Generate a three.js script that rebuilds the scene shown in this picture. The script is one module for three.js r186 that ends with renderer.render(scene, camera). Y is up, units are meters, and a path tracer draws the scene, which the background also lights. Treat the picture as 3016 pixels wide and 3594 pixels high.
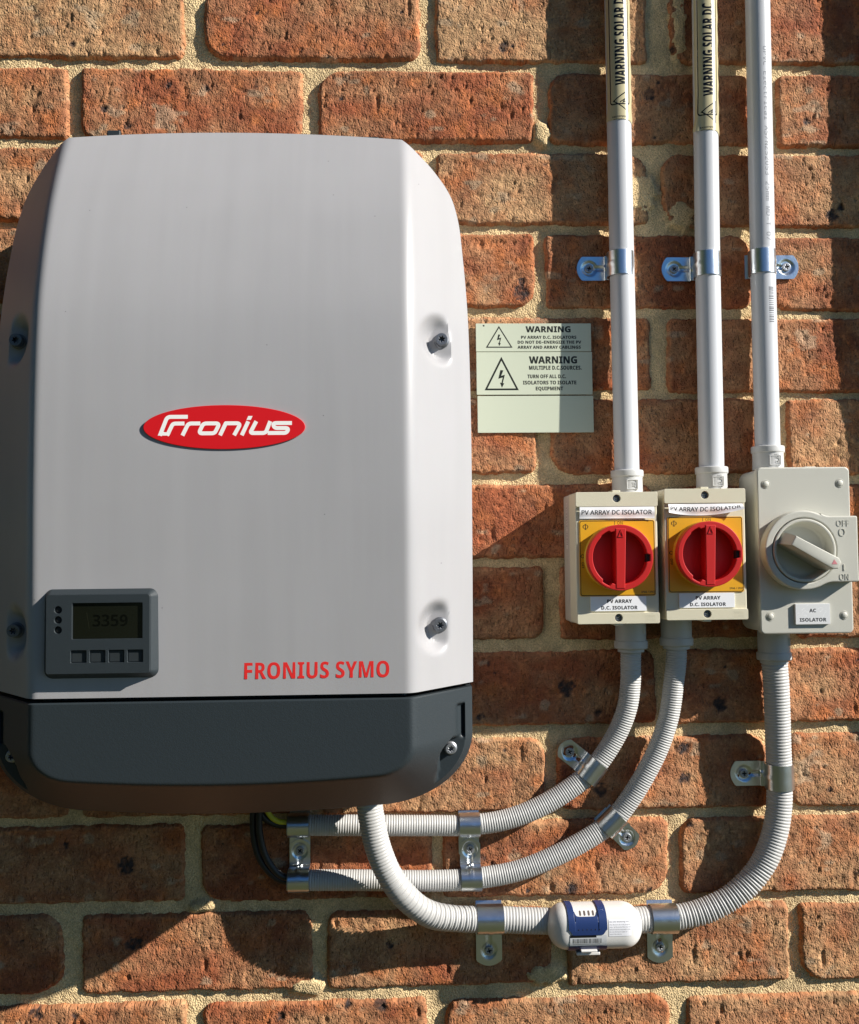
import * as THREE from 'three';
import { Sky } from 'three/addons/objects/Sky.js';
import { RoundedBoxGeometry } from 'three/addons/geometries/RoundedBoxGeometry.js';
import { mergeGeometries, toCreasedNormals } from 'three/addons/utils/BufferGeometryUtils.js';
import { FontLoader } from 'three/addons/loaders/FontLoader.js';

// ---------------------------------------------------------------- camera, sky, sun, exposure
const scene = new THREE.Scene();
const camera = new THREE.PerspectiveCamera(56.427, 859 / 1024, 0.02, 200);
camera.position.set(0.43975, 1.49202, 0.97553);
camera.rotation.set(0.04325, -0.03842, -0.010126, 'YXZ');

const SUN = new THREE.Vector3(2.4, 1.54, 1).normalize();
const sky = new Sky();
sky.name = 'sky';
sky.scale.setScalar(150);
sky.userData.kind = 'structure';
sky.material.uniforms.sunPosition.value.copy(SUN);
sky.material.uniforms.turbidity.value = 1.6;
sky.material.uniforms.rayleigh.value = 0.85;
sky.material.uniforms.mieCoefficient.value = 0.002;
if (sky.material.uniforms.cloudCoverage) sky.material.uniforms.cloudCoverage.value = 0;
scene.add(sky);
scene.environmentIntensity = 0.1;

const sun = new THREE.DirectionalLight(new THREE.Color(1, 0.95, 0.87), 5);
sun.name = 'sun';
sun.position.set(0.45, 1.5, 0).addScaledVector(SUN, 6);
sun.target.position.set(0.45, 1.5, 0);
sun.castShadow = true;
sun.shadow.mapSize.set(4096, 4096);
Object.assign(sun.shadow.camera, { left: -1.4, right: 1.4, top: 1.4, bottom: -1.4, near: 0.5, far: 12 });
scene.add(sun, sun.target);

const renderer = new THREE.WebGLRenderer({ antialias: true });
renderer.setSize(859, 1024);
renderer.toneMapping = THREE.LinearToneMapping;
renderer.toneMappingExposure = 1.62;
renderer.shadowMap.enabled = true;

// ---------------------------------------------------------------- helpers (shapes in millimetres)
const font = await new FontLoader().loadAsync('fonts/droid/droid_sans_bold.typeface.json');
const fontR = await new FontLoader().loadAsync('fonts/droid/droid_sans_regular.typeface.json');
function rng(a) { return () => { a |= 0; a = a + 0x6D2B79F5 | 0; let t = Math.imul(a ^ a >>> 15, 1 | a); t = t + Math.imul(t ^ t >>> 7, 61 | t) ^ t; return ((t ^ t >>> 14) >>> 0) / 4294967296; }; }
function h2(i, j, s) { let n = Math.imul(i, 374761393) + Math.imul(j, 668265263) + Math.imul(s, 1274126177) | 0; n = Math.imul(n ^ n >>> 13, 1274126177); n = Math.imul(n ^ n >>> 15, 2246822519); return ((n ^ n >>> 16) >>> 0) / 4294967296; }
const mod = (a, n) => ((a % n) + n) % n;
function vn(x, y, s = 0, per = 0) {
  const i = Math.floor(x), j = Math.floor(y); let u = x - i, v = y - j; u = u * u * (3 - 2 * u); v = v * v * (3 - 2 * v);
  const w = per ? (k) => mod(k, per) : (k) => k;
  const a = h2(w(i), w(j), s), b = h2(w(i + 1), w(j), s), c = h2(w(i), w(j + 1), s), d = h2(w(i + 1), w(j + 1), s);
  return a + (b - a) * u + (c - a) * v + (a - b - c + d) * u * v;
}
function fbm(x, y, s, o = 3, per = 0) { let t = 0, a = 0.5, n = 0; for (let k = 0; k < o; k++) { t += a * vn(x, y, s + k * 17, per); n += a; x *= 2; y *= 2; per *= 2; a *= 0.5; } return t / n; }
const clamp = (x, a, b) => Math.min(b, Math.max(a, x));
const sstep = (a, b, x) => { const t = clamp((x - a) / (b - a), 0, 1); return t * t * (3 - 2 * t); };
const lerp = (a, b, t) => a + (b - a) * t;
function table(t, x) { for (let i = 1; i < t.length; i++) if (x <= t[i][0] || i === t.length - 1) { const [x0, y0] = t[i - 1], [x1, y1] = t[i]; return lerp(y0, y1, clamp((x - x0) / (x1 - x0), 0, 1)); } }
function smoothTable(t) { // monotone-ish cubic through the points
  const n = t.length, m = t.map((p, i) => { const a = t[Math.max(0, i - 1)], b = t[Math.min(n - 1, i + 1)]; return (b[1] - a[1]) / (b[0] - a[0]); });
  return (x) => { x = clamp(x, t[0][0], t[n - 1][0]); let i = 1; while (i < n - 1 && x > t[i][0]) i++; const [x0, y0] = t[i - 1], [x1, y1] = t[i], d = x1 - x0, u = (x - x0) / d, u2 = u * u, u3 = u2 * u; return (2 * u3 - 3 * u2 + 1) * y0 + (u3 - 2 * u2 + u) * d * m[i - 1] + (-2 * u3 + 3 * u2) * y1 + (u3 - u2) * d * m[i]; };
}
function std(color, roughness = 0.6, extra = {}) {
  const m = new THREE.MeshPhysicalMaterial({ roughness, ...extra });
  if (Array.isArray(color)) m.color.setRGB(...color); else m.color.set(color);
  return m;
}
const taken = new Map();
function numbered(n) { const k = taken.get(n) ?? 0; taken.set(n, k + 1); return k ? n + '_' + String(k).padStart(3, '0') : n; }
function shade(o) { o.traverse((m) => { if (m.isMesh) { m.castShadow = true; m.receiveShadow = true; } }); return o; }
function part(name, geo, mat, parent) { // geometry in mm -> named mesh
  if (Array.isArray(geo)) geo = merge(geo);
  geo.scale(0.001, 0.001, 0.001);
  const m = new THREE.Mesh(geo, mat); m.name = name; m.castShadow = m.receiveShadow = true; parent.add(m); return m;
}
function thing(name, label, category, x, y, z = 0, group) {
  const o = new THREE.Group(); o.name = numbered(name); o.position.set(x / 1000, y / 1000, z / 1000);
  o.userData = { label, category }; if (group) o.userData.group = group;
  scene.add(o); return o;
}
function merge(list) {
  return mergeGeometries(list.map((g) => { g = g.index ? g.toNonIndexed() : g; const o = new THREE.BufferGeometry(); for (const k of ['position', 'normal', 'uv']) if (g.attributes[k]) o.setAttribute(k, g.attributes[k]); if (!o.attributes.uv) o.setAttribute('uv', new THREE.BufferAttribute(new Float32Array(o.attributes.position.count * 2), 2)); return o; }));
}
function grid(nu, nv, f, uvf) { // f(u, v) -> [x, y, z], u and v in 0..1
  const P = [], U = [], I = [];
  for (let j = 0; j <= nv; j++) for (let i = 0; i <= nu; i++) { const u = i / nu, v = j / nv, p = f(u, v, i, j); P.push(p[0], p[1], p[2]); const q = uvf ? uvf(u, v, p) : [u, v]; U.push(q[0], q[1]); }
  for (let j = 0; j < nv; j++) for (let i = 0; i < nu; i++) { const a = j * (nu + 1) + i, b = a + 1, c = a + nu + 1, d = c + 1; I.push(a, b, d, a, d, c); }
  const g = new THREE.BufferGeometry(); g.setAttribute('position', new THREE.Float32BufferAttribute(P, 3)); g.setAttribute('uv', new THREE.Float32BufferAttribute(U, 2)); g.setIndex(I); g.computeVertexNormals(); return g;
}
function rr(w, h, r, cx = 0, cy = 0, S = THREE.Shape) {
  const s = new S(), x = cx - w / 2, y = cy - h / 2; r = Math.min(r, w / 2, h / 2);
  s.moveTo(x + r, y); s.lineTo(x + w - r, y); s.absarc(x + w - r, y + r, r, -Math.PI / 2, 0); s.lineTo(x + w, y + h - r); s.absarc(x + w - r, y + h - r, r, 0, Math.PI / 2);
  s.lineTo(x + r, y + h); s.absarc(x + r, y + h - r, r, Math.PI / 2, Math.PI); s.lineTo(x, y + r); s.absarc(x + r, y + r, r, Math.PI, Math.PI * 1.5); return s;
}
function ext(shape, depth, bevel = 0, z = 0, seg = 2, curve = 12) { // a slab from z to z+depth whose outline is the shape, edges bevelled inwards
  const g = new THREE.ExtrudeGeometry(shape, { depth: Math.max(0.01, depth - 2 * bevel), bevelEnabled: bevel > 0, bevelThickness: bevel, bevelSize: bevel, bevelOffset: -bevel, bevelSegments: seg, curveSegments: curve });
  g.translate(0, 0, z + bevel); return g;
}
const plate = (w, h, d, r, bevel, cx = 0, cy = 0, z = 0) => ext(rr(w, h, r, cx, cy), d, bevel, z, 2, 6);
function rbox(w, h, d, r, cx, cy, cz, seg = 3) { return new RoundedBoxGeometry(w, h, d, seg, r).translate(cx, cy, cz); }
function planarUV(g, x0, y0, w, h) { const p = g.attributes.position, u = []; for (let i = 0; i < p.count; i++) u.push((p.getX(i) - x0) / w, (p.getY(i) - y0) / h); g.setAttribute('uv', new THREE.Float32BufferAttribute(u, 2)); return g; }
function lathe(pts, seg = 40) { return new THREE.LatheGeometry(pts.map(([r, z]) => new THREE.Vector2(Math.max(r, 0.001), z)), seg).rotateX(Math.PI / 2); } // axis along z
function latheY(pts, seg = 40) { return new THREE.LatheGeometry(pts.map(([r, y]) => new THREE.Vector2(Math.max(r, 0.001), y)), seg); }
function textShape(f, str, size, w) { const g = new THREE.ShapeGeometry(f.generateShapes(str, size), 6); return fitText(g, w); }
function fitText(g, w) { g.computeBoundingBox(); const b = g.boundingBox; g.translate(-(b.min.x + b.max.x) / 2, -(b.min.y + b.max.y) / 2, 0); if (w) g.scale(w / (b.max.x - b.min.x), 1, 1); return g; }
function textSolid(f, str, size, depth, w) { return fitText(new THREE.ExtrudeGeometry(f.generateShapes(str, size), { depth, bevelEnabled: false, curveSegments: 4 }), w); }
function canvasTex(w, h, draw) {
  const c = document.createElement('canvas'); c.width = w; c.height = h; draw(c.getContext('2d'), w, h);
  const t = new THREE.CanvasTexture(c); t.colorSpace = THREE.SRGBColorSpace; t.anisotropy = 8; return t;
}
function dataTex(n, f, srgb, repeatMetres) { // f(i, j) -> [r, g, b] 0..1
  const d = new Uint8Array(n * n * 4);
  for (let j = 0; j < n; j++) for (let i = 0; i < n; i++) { const q = f(i, j), k = (j * n + i) * 4; for (let c = 0; c < 3; c++) d[k + c] = clamp(q[c], 0, 1) * 255; d[k + 3] = 255; }
  const t = new THREE.DataTexture(d, n, n); t.wrapS = t.wrapT = THREE.RepeatWrapping; t.magFilter = THREE.LinearFilter; t.minFilter = THREE.LinearMipmapLinearFilter; t.generateMipmaps = true; if (srgb) t.colorSpace = THREE.SRGBColorSpace; t.needsUpdate = true; return t;
}
function fitFont(c, str, px, maxW, weight = '', fam = 'sans-serif') { c.font = `${weight} ${px}px ${fam}`; return c.measureText(str).width; }
function drawText(c, str, x, y, px, width, weight = 'bold', fam = 'sans-serif') { // centred at x, baseline y, stretched to the given width
  const w = fitFont(c, str, px, 0, weight, fam); c.save(); c.translate(x, y); c.scale(width / w, 1); c.textAlign = 'center'; c.fillText(str, 0, 0); c.strokeStyle = c.fillStyle; c.lineWidth = px * 0.045; c.lineJoin = 'round'; c.strokeText(str, 0, 0); c.restore();
}
function speckle(c, w, h, n, seed, alpha, rgb = '60,60,50', rmax = 1.5) { const r = rng(seed); for (let i = 0; i < n; i++) { c.fillStyle = `rgba(${rgb},${alpha * r()})`; c.beginPath(); c.ellipse(r() * w, r() * h, 0.4 + r() * rmax, 0.4 + r() * rmax, r() * 3, 0, 7); c.fill(); } }

// ---------------------------------------------------------------- materials
const NT = 1024;
function pitField(x, y, cell, per, seed, prob, rmin, rmax, stretch) { // tileable field of pits, 0 outside, 1 at the bottom
  const i = Math.floor(x / cell), j = Math.floor(y / cell); let m = 0;
  for (let a = -1; a <= 1; a++) for (let b = -1; b <= 1; b++) {
    const ci = per ? mod(i + a, per) : i + a, cj = per ? mod(j + b, per) : j + b;
    if (h2(ci, cj, seed) > prob) continue;
    const px = (i + a + h2(ci, cj, seed + 1)) * cell, py = (j + b + h2(ci, cj, seed + 2)) * cell, r = lerp(rmin, rmax, h2(ci, cj, seed + 3) ** 2), st = 1 + stretch * h2(ci, cj, seed + 4);
    const dx = (x - px) / r * st, dy = (y - py) / (r * st), d = dx * dx + dy * dy;
    if (d < 1) m = Math.max(m, 1 - d);
  }
  return m;
}
// brick: 0.256 m per repeat, 0.25 mm per texel
const brickBump = dataTex(NT, (i, j) => {
  const x = i / 4, y = j / 4; // mm
  let v = 0.62 + 0.40 * (fbm(x / 8, y / 8, 11, 4, 32) - 0.5) + 0.17 * (vn(x / 1.0, y / 1.0, 5, 256) - 0.5);
  v -= 0.75 * pitField(x, y, 4, 64, 31, 0.5, 0.6, 1.8, 0.9) + 0.34 * pitField(x, y, 2, 128, 71, 0.4, 0.3, 0.9, 0.5);
  return [v, v, v];
}, false);
const brickColor = dataTex(NT, (i, j) => {
  const x = i / 4, y = j / 4;
  let v = 0.86 + 0.30 * (fbm(x / 16, y / 16, 3, 4, 16) - 0.5) + 0.18 * (vn(x / 1.0, y / 1.0, 9, 256) - 0.5), r = v, g = v, b = v;
  const pale = Math.max(0, fbm(x / 4, y / 4, 27, 2, 64) - 0.64) * 1.6; r += pale * 0.5; g += pale * 0.62; b += pale * 0.6;
  const dark = pitField(x, y, 8, 32, 91, 0.16, 0.4, 1.3, 0.6); r *= 1 - 0.55 * dark; g *= 1 - 0.5 * dark; b *= 1 - 0.42 * dark;
  return [r, g, b];
}, true);
const mortarBump = dataTex(NT, (i, j) => { const x = i / 4, y = j / 4; const v = 0.5 + 0.5 * (fbm(x / 4, y / 4, 41, 3, 64) - 0.5) + 0.5 * (vn(x / 0.9, y / 0.9, 43, 284) - 0.5) - 0.4 * pitField(x, y, 4, 64, 51, 0.25, 0.4, 1.3, 0.4); return [v, v, v]; }, false);
const mortarColor = dataTex(NT, (i, j) => { const x = i / 4, y = j / 4; const v = 0.86 + 0.24 * (fbm(x / 16, y / 16, 44, 4, 16) - 0.5) + 0.22 * (vn(x / 0.8, y / 0.8, 45, 320) - 0.5); return [v, v * 0.985, v * 0.95]; }, true);
const matBrick = new THREE.MeshStandardMaterial({ vertexColors: true, map: brickColor, bumpMap: brickBump, bumpScale: 0.0024, roughness: 0.93 });
const matMortar = new THREE.MeshStandardMaterial({ vertexColors: true, map: mortarColor, bumpMap: mortarBump, bumpScale: 0.0016, roughness: 0.97 });
matMortar.color.setRGB(0.93, 0.72, 0.43);
// fine grain for moulded and powder-coated surfaces
const fineGrain = dataTex(512, (i, j) => { const v = 0.5 + 0.5 * (vn(i / 3, j / 3, 61, 0) - 0.5) + 0.3 * (vn(i / 9, j / 9, 62, 0) - 0.5); return [v, v, v]; }, false);
const coverGrain = fineGrain.clone(); coverGrain.repeat.set(6, 6); coverGrain.needsUpdate = true;
const dust = dataTex(1024, (i, j) => { // faint vertical rain streaks and dust
  const streak = fbm(i / 16, j / 256, 66, 4, 64) - 0.5, m = fbm(i / 128, j / 128, 67, 4, 8) - 0.5; let v = 0.95 + 0.035 * streak + 0.04 * m; if (h2(i, j, 68) > 0.99997) v -= 0.4; return [v, v * 0.997, v * 0.99];
}, true);
const M = {
  cover: std([0.408, 0.405, 0.42], 0.42, { map: dust, bumpMap: coverGrain, bumpScale: 0.00002 }),
  dark: std([0.021, 0.029, 0.034], 0.5, { bumpMap: fineGrain, bumpScale: 0.00008 }),
  button: std([0.022, 0.028, 0.031], 0.5),
  pipe: std([0.58, 0.59, 0.61], 0.27, { bumpMap: fineGrain, bumpScale: 0.00003 }),
  flex: std([0.475, 0.468, 0.452], 0.5),
  cream: std([0.66, 0.615, 0.46], 0.45, { bumpMap: fineGrain, bumpScale: 0.00005 }),
  creamBase: std([0.53, 0.475, 0.40], 0.5),
  grey: std([0.53, 0.52, 0.455], 0.45, { bumpMap: fineGrain, bumpScale: 0.00005 }),
  fitting: std([0.54, 0.54, 0.53], 0.4),
  gland: std([0.50, 0.50, 0.49], 0.45),
  red: std([0.52, 0.012, 0.010], 0.42),
  pink: std([0.62, 0.22, 0.24], 0.5),
  redPrint: std([0.72, 0.02, 0.018], 0.5),
  zinc: std([0.74, 0.765, 0.77], 0.28, { metalness: 1, bumpMap: fineGrain, bumpScale: 0.00008 }),
  screw: std([0.40, 0.41, 0.43], 0.45, { metalness: 0.85 }),
  screwD: std([0.20, 0.21, 0.23], 0.42, { metalness: 0.7 }),
  blackScrew: std([0.09, 0.10, 0.12], 0.4, { metalness: 0.6 }),
  hole: std([0.015, 0.015, 0.015], 0.8),
  black: std([0.012, 0.012, 0.013], 0.45),
  yellowCable: std([0.55, 0.52, 0.03], 0.45),
  devWhite: std([0.72, 0.70, 0.67], 0.35),
  devBlue: std([0.013, 0.034, 0.13], 0.4),
  slot: std([0.10, 0.075, 0.065], 0.7),
};

// ---------------------------------------------------------------- ground
{
  const lawn = dataTex(512, (i, j) => { const v = 0.6 + 0.5 * (fbm(i / 32, j / 32, 81, 5, 16) - 0.5) + 0.4 * (vn(i / 2, j / 2, 82, 256) - 0.5); return [v * 0.93, v, v * 0.75]; }, true);
  lawn.repeat.set(60, 60);
  const g = new THREE.PlaneGeometry(120, 120).rotateX(-Math.PI / 2);
  const m = new THREE.Mesh(g, std([0.14, 0.14, 0.075], 0.95, { map: lawn })); m.name = 'ground'; m.userData = { kind: 'structure', label: 'dry green lawn in front of the brick wall', category: 'lawn' }; m.receiveShadow = true; scene.add(m);
}

// ---------------------------------------------------------------- trees across the lawn, mirrored in the bright metal and darkening the sky on that side
{
  const bark = std([0.09, 0.065, 0.045], 0.95), core = std([0.018, 0.034, 0.012], 1), leaf = std([0.05, 0.085, 0.025], 0.8, { side: THREE.DoubleSide });
  const leafGeo = new THREE.PlaneGeometry(0.16, 0.09);
  [[-2.6, 2.0, 5.2, 1.5, 'tall dense tree standing closest to the end of the wall'], [-2.9, 6.0, 4.0, 1.9, 'broadest dense tree across the lawn'], [0.2, 9.5, 3.6, 1.9, 'dense tree standing straight across the lawn from the inverter'], [3.8, 12.0, 4.0, 1.9, 'low dense tree farthest across the lawn']].forEach(([x, z, h, w, label], n) => {
    const T = thing('garden_tree', label, 'tree', x * 1000, 0, z * 1000, 'trees across the lawn');
    const trunk = new THREE.Mesh(new THREE.CylinderGeometry(0.09, 0.16, h * 0.5, 12).translate(0, h * 0.25, 0), bark); trunk.name = 'trunk'; T.add(trunk);
    const g = new THREE.IcosahedronGeometry(1, 5), p = g.attributes.position; for (let i = 0; i < p.count; i++) { const a = p.getX(i), b = p.getY(i), c = p.getZ(i), q = 0.72 + 0.5 * fbm(a * 2.2 + 9 * n, b * 2.2 + c * 1.7, 301 + n, 3); p.setXYZ(i, a * w * q * 0.9, h * 0.56 + b * h * 0.42 * q, c * w * q * 0.9); } g.computeVertexNormals();
    const crown = new THREE.Mesh(g, core); crown.name = 'crown'; T.add(crown);
    const R = rng(70 + n), N = 2600, im = new THREE.InstancedMesh(leafGeo, leaf, N), o = new THREE.Object3D(); for (let i = 0; i < N; i++) { const k = Math.floor(R() * p.count), e = 0.95 + R() * 0.2; o.position.set(p.getX(k) * e, h * 0.56 + (p.getY(k) - h * 0.56) * e, p.getZ(k) * e); o.rotation.set(R() * 6, R() * 6, R() * 6); o.scale.setScalar(0.7 + R()); o.updateMatrix(); im.setMatrixAt(i, o.matrix); } im.name = 'leaves'; im.userData.kind = 'stuff'; T.add(im); shade(T);
  });
}

// ---------------------------------------------------------------- brick wall
const wall = thing('brick_wall', 'red and tan clay brick wall with cream mortar joints', 'wall', 450, 0);
const courses = [ // [left, right, bottom, top] in mm
  [[0, 227, 2007, 2082], [248, 472, 2007, 2084], [489, 712, 2007, 2086], [737, 971, 2008, 2089]],
  [[-116, 109, 1922, 1997], [123, 349, 1921, 1996], [366, 590, 1921, 1996], [607, 828, 1920, 1996], [851, 1081, 1919, 1995]],
  [[2, 229, 1837, 1912], [250, 473, 1835, 1911], [488, 710, 1834, 1910], [726, 955, 1832, 1909]],
  [[-113, 110, 1752, 1828], [124, 350, 1750, 1826], [366, 589, 1747, 1824], [601, 820, 1745, 1823], [841, 1074, 1743, 1821]],
  [[4, 229, 1663, 1739], [250, 473, 1661, 1738], [488, 710, 1659, 1736], [728, 955, 1657, 1734]],
  [[-110, 111, 1578, 1652], [125, 352, 1576, 1651], [366, 588, 1574, 1651], [604, 833, 1572, 1650], [853, 1078, 1570, 1649]],
  [[6, 231, 1491, 1564], [251, 473, 1489, 1563], [487, 708, 1487, 1561], [726, 955, 1485, 1559]],
  [[-108, 112, 1405, 1478], [126, 353, 1404, 1478], [367, 594, 1403, 1477], [611, 837, 1402, 1477], [852, 1072, 1401, 1477]],
  [[8, 231, 1319, 1393], [251, 472, 1317, 1392], [486, 708, 1316, 1390], [726, 957, 1315, 1389]],
  [[-105, 113, 1232, 1305], [127, 356, 1231, 1304], [368, 592, 1230, 1303], [605, 823, 1229, 1302], [846, 1065, 1228, 1302]],
  [[10, 228, 1148, 1223], [245, 476, 1146, 1221], [487, 717, 1144, 1220], [730, 957, 1143, 1218]],
  [[-102, 109, 1061, 1137], [128, 355, 1059, 1135], [371, 597, 1057, 1133], [613, 839, 1055, 1131], [853, 1084, 1053, 1129]],
  [[12, 230, 974, 1049], [247, 469, 971, 1046], [488, 716, 967, 1043], [733, 954, 964, 1040]],
];
// tone of each brick that shows: 0 red-brown .. 1 tan, read off the photograph (row by row)
const tones = ['9483', '43254', '6475', '43334', '44445', '44346', '44344', '44344', '43334', '44645', '33465', '33466', '54465'];
const spots = [[714, 1973, 4.0], [113, 2020, 2.5], [75, 2051, 2.5], [881, 1945, 3.5], [616, 1353, 6.0], [625, 1250, 4.0], [171, 1184, 5.5], [179, 1108, 4.5], [520, 1196, 4.5], [527, 1184, 3.0], [575, 1762, 5.0], [576, 1774, 3.0], [740, 2022, 2.5], [735, 1290, 4.0], [736, 1259, 4.0], [648, 1249, 4.5], [527, 1326, 3.5], [647, 1327, 3.0], [212, 1978, 3.0], [251, 1975, 3.5], [170, 1935, 3.0], [146, 1952, 2.5], [101, 1734, 2.5], [559, 2023, 4.0], [475, 1872, 2.5], [905, 1845, 4.0], [915, 1853, 3.5], [836, 1333, 4.0], [773, 1334, 4.5], [652, 1094, 3.0], [696, 1148, 3.0], [617, 1151, 4.0], [538, 1176, 3.5], [885, 1245, 3.0], [433, 1099, 3.0], [324, 1033, 3.5], [423, 1042, 4.5], [391, 1043, 3.0], [122, 1039, 2.5], [84, 1042, 4.0], [770, 1218, 2.5], [112, 1205, 2.5], [740, 1213, 2.5], [390, 1966, 2.5], [425, 1040, 2.5]];
const BR = [0.41, 0.116, 0.044], BT = [0.64, 0.37, 0.18], BO = [0.60, 0.188, 0.056], BK = [0.05, 0.034, 0.032];
function brickGeo([x0, x1, y0, y1], seed, tone, res) {
  const R = rng(seed * 7919 + 13), w = x1 - x0, h = y1 - y0, pad = 3.5, nx = Math.round((w + 2 * pad) / res), ny = Math.round((h + 2 * pad) / res);
  const cr = [0, 0, 0, 0].map(() => (R() < 0.42 ? 10 + R() * 17 : 3 + R() * 6)), er = 2.6 + R() * 2.2, off = -0.3 + (R() - 0.5) * 2.4, tx = (R() - 0.5) * 0.012, ty = (R() - 0.5) * 0.02;
  const P = [], C = [], U = [], I = [], ox = R() * 500, oy = R() * 500, cx = (x0 + x1) / 2, cy = (y0 + y1) / 2;
  const mine = spots.filter((s) => s[0] > x0 && s[0] < x1 && s[1] > y0 && s[1] < y1).map((s) => s.slice());
  for (let k = 0, n = Math.floor(R() * 4); k < n; k++) mine.push([lerp(x0 + 8, x1 - 8, R()), lerp(y0 + 6, y1 - 6, R()), 0.8 + R() * 1.4]);
  for (let j = 0; j <= ny; j++) for (let i = 0; i <= nx; i++) {
    const x = lerp(x0 - pad, x1 + pad, i / nx), y = lerp(y0 - pad, y1 + pad, j / ny), lx = x - cx, ly = y - cy;
    const q = cr[(lx > 0 ? 1 : 0) + (ly > 0 ? 2 : 0)];
    const ax = Math.abs(lx) - w / 2 + q, ay = Math.abs(ly) - h / 2 + q, sd = Math.hypot(Math.max(ax, 0), Math.max(ay, 0)) + Math.min(Math.max(ax, ay), 0) - q;
    let d = -sd + 3.4 * (fbm((x + ox) / 12, (y + oy) / 12, seed, 3) - 0.5) + 1.3 * (vn((x + ox) / 2.6, (y + oy) / 2.6, seed + 5) - 0.5);
    let z = off + lx * tx + ly * ty + 2.2 * (fbm((x + ox) / 40, (y + oy) / 40, seed + 7, 2) - 0.5) + 1.5 * (fbm((x + ox) / 7, (y + oy) / 7, seed + 9, 3) - 0.5) + 0.9 * (vn((x + ox) / 2.3, (y + oy) / 2.3, seed + 13) - 0.5);
    z -= 1.5 * pitField(x + ox, y + oy, 7, 0, seed + 21, 0.30, 1.0, 2.9, 0.9) * sstep(0.3, 0.6, vn((x + ox) / 30, (y + oy) / 30, seed + 23)) + 1.9 * pitField(x + ox, y + oy, 34, 0, seed + 31, 0.3, 2.5, 6, 1.2);
    z -= d > er ? 0 : d > 0 ? er - Math.sqrt(er * er - (er - d) ** 2) : er - d * 3.6;
    const t1 = fbm((x + ox) / 45, (y + oy) / 30, seed + 41, 4), t2 = fbm((x + ox) / 18, (y + oy) / 18, seed + 43, 3);
    let a = clamp(tone * 1.15 - 0.08 + (t1 - 0.5) * 1.5, 0, 1), o = clamp((t2 - 0.5) * 3.2, 0, 1) * (1 - 0.6 * a);
    let c = [0, 1, 2].map((k) => lerp(lerp(BR[k], BT[k], a), BO[k], o));
    const edge = sstep(4.5, 1.5, d) * sstep(0.35, 0.6, vn((x + ox) / 9, (y + oy) / 9, seed + 51)); c = c.map((v, k) => lerp(v, [0.55, 0.23, 0.10][k], edge * 0.8)); // fired orange arrises
    let kk = 0; for (const [sx, sy, sr] of mine) { const dd = Math.hypot(x - sx, y - sy) / (sr * (sr > 3.9 ? 1.55 : 1.2)) + 1.1 * (fbm((x + ox) / 3.2, (y + oy) / 3.2, seed + 61, 2) - 0.5); kk = Math.max(kk, sstep(1.15, 0.75, dd)); if (dd < 1.1) z -= 0.9 * sstep(1.1, 0.6, dd); }
    const sm = sstep(0.70, 0.8, fbm((x + ox) / 22, (y + oy) / 14, seed + 71, 3)) * 0.55; // thin mortar smears
    c = c.map((v, k) => lerp(lerp(v, [0.56, 0.42, 0.27][k], sm), BK[k], kk * clamp(0.45 + 0.9 * vn((x + ox) / 2.1, (y + oy) / 2.1, seed + 63), 0, 1)));
    P.push(lx, ly, z); C.push(...c); U.push((x + ox) / 256, (y + oy) / 256);
  }
  const id = (i, j) => j * (nx + 1) + i;
  for (let j = 0; j < ny; j++) for (let i = 0; i < nx; i++) I.push(id(i, j), id(i + 1, j), id(i + 1, j + 1), id(i, j), id(i + 1, j + 1), id(i, j + 1));
  const ring = []; for (let i = 0; i < nx; i++) ring.push(id(i, 0)); for (let j = 0; j < ny; j++) ring.push(id(nx, j)); for (let i = nx; i > 0; i--) ring.push(id(i, ny)); for (let j = ny; j > 0; j--) ring.push(id(0, j));
  const b0 = P.length / 3; for (const k of ring) { P.push(P[3 * k], P[3 * k + 1], -70); C.push(C[3 * k], C[3 * k + 1], C[3 * k + 2]); U.push(U[2 * k], U[2 * k + 1]); }
  for (let k = 0; k < ring.length; k++) { const n = (k + 1) % ring.length; I.push(ring[k], b0 + k, ring[n], ring[n], b0 + k, b0 + n); }
  const g = new THREE.BufferGeometry(); g.setAttribute('position', new THREE.Float32BufferAttribute(P, 3)); g.setAttribute('color', new THREE.Float32BufferAttribute(C, 3)); g.setAttribute('uv', new THREE.Float32BufferAttribute(U, 2)); g.setIndex(I); g.computeVertexNormals();
  return g;
}
const seen = (b) => b[1] > 20 && b[0] < 960 && b[3] > 1000 && b[2] < 2085 && !(b[0] > 120 && b[1] < 480 && b[2] > 1300 && b[3] < 1860);
let bn = 0;
const brickParts = numberedParts();
function numberedParts() { let k = 0; return () => (k++ ? 'brick_' + String(k - 1).padStart(3, '0') : 'brick'); }
function addBrick(b, tone, res) { const m = part(brickParts(), brickGeo(b, ++bn, tone, res), matBrick, wall); m.position.set(((b[0] + b[1]) / 2 - 450) / 1000, (b[2] + b[3]) / 2000, 0); }
courses.forEach((row, r) => row.forEach((b, i) => addBrick(b, +tones[r][i] / 10, seen(b) ? 1.6 : 6)));
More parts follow.
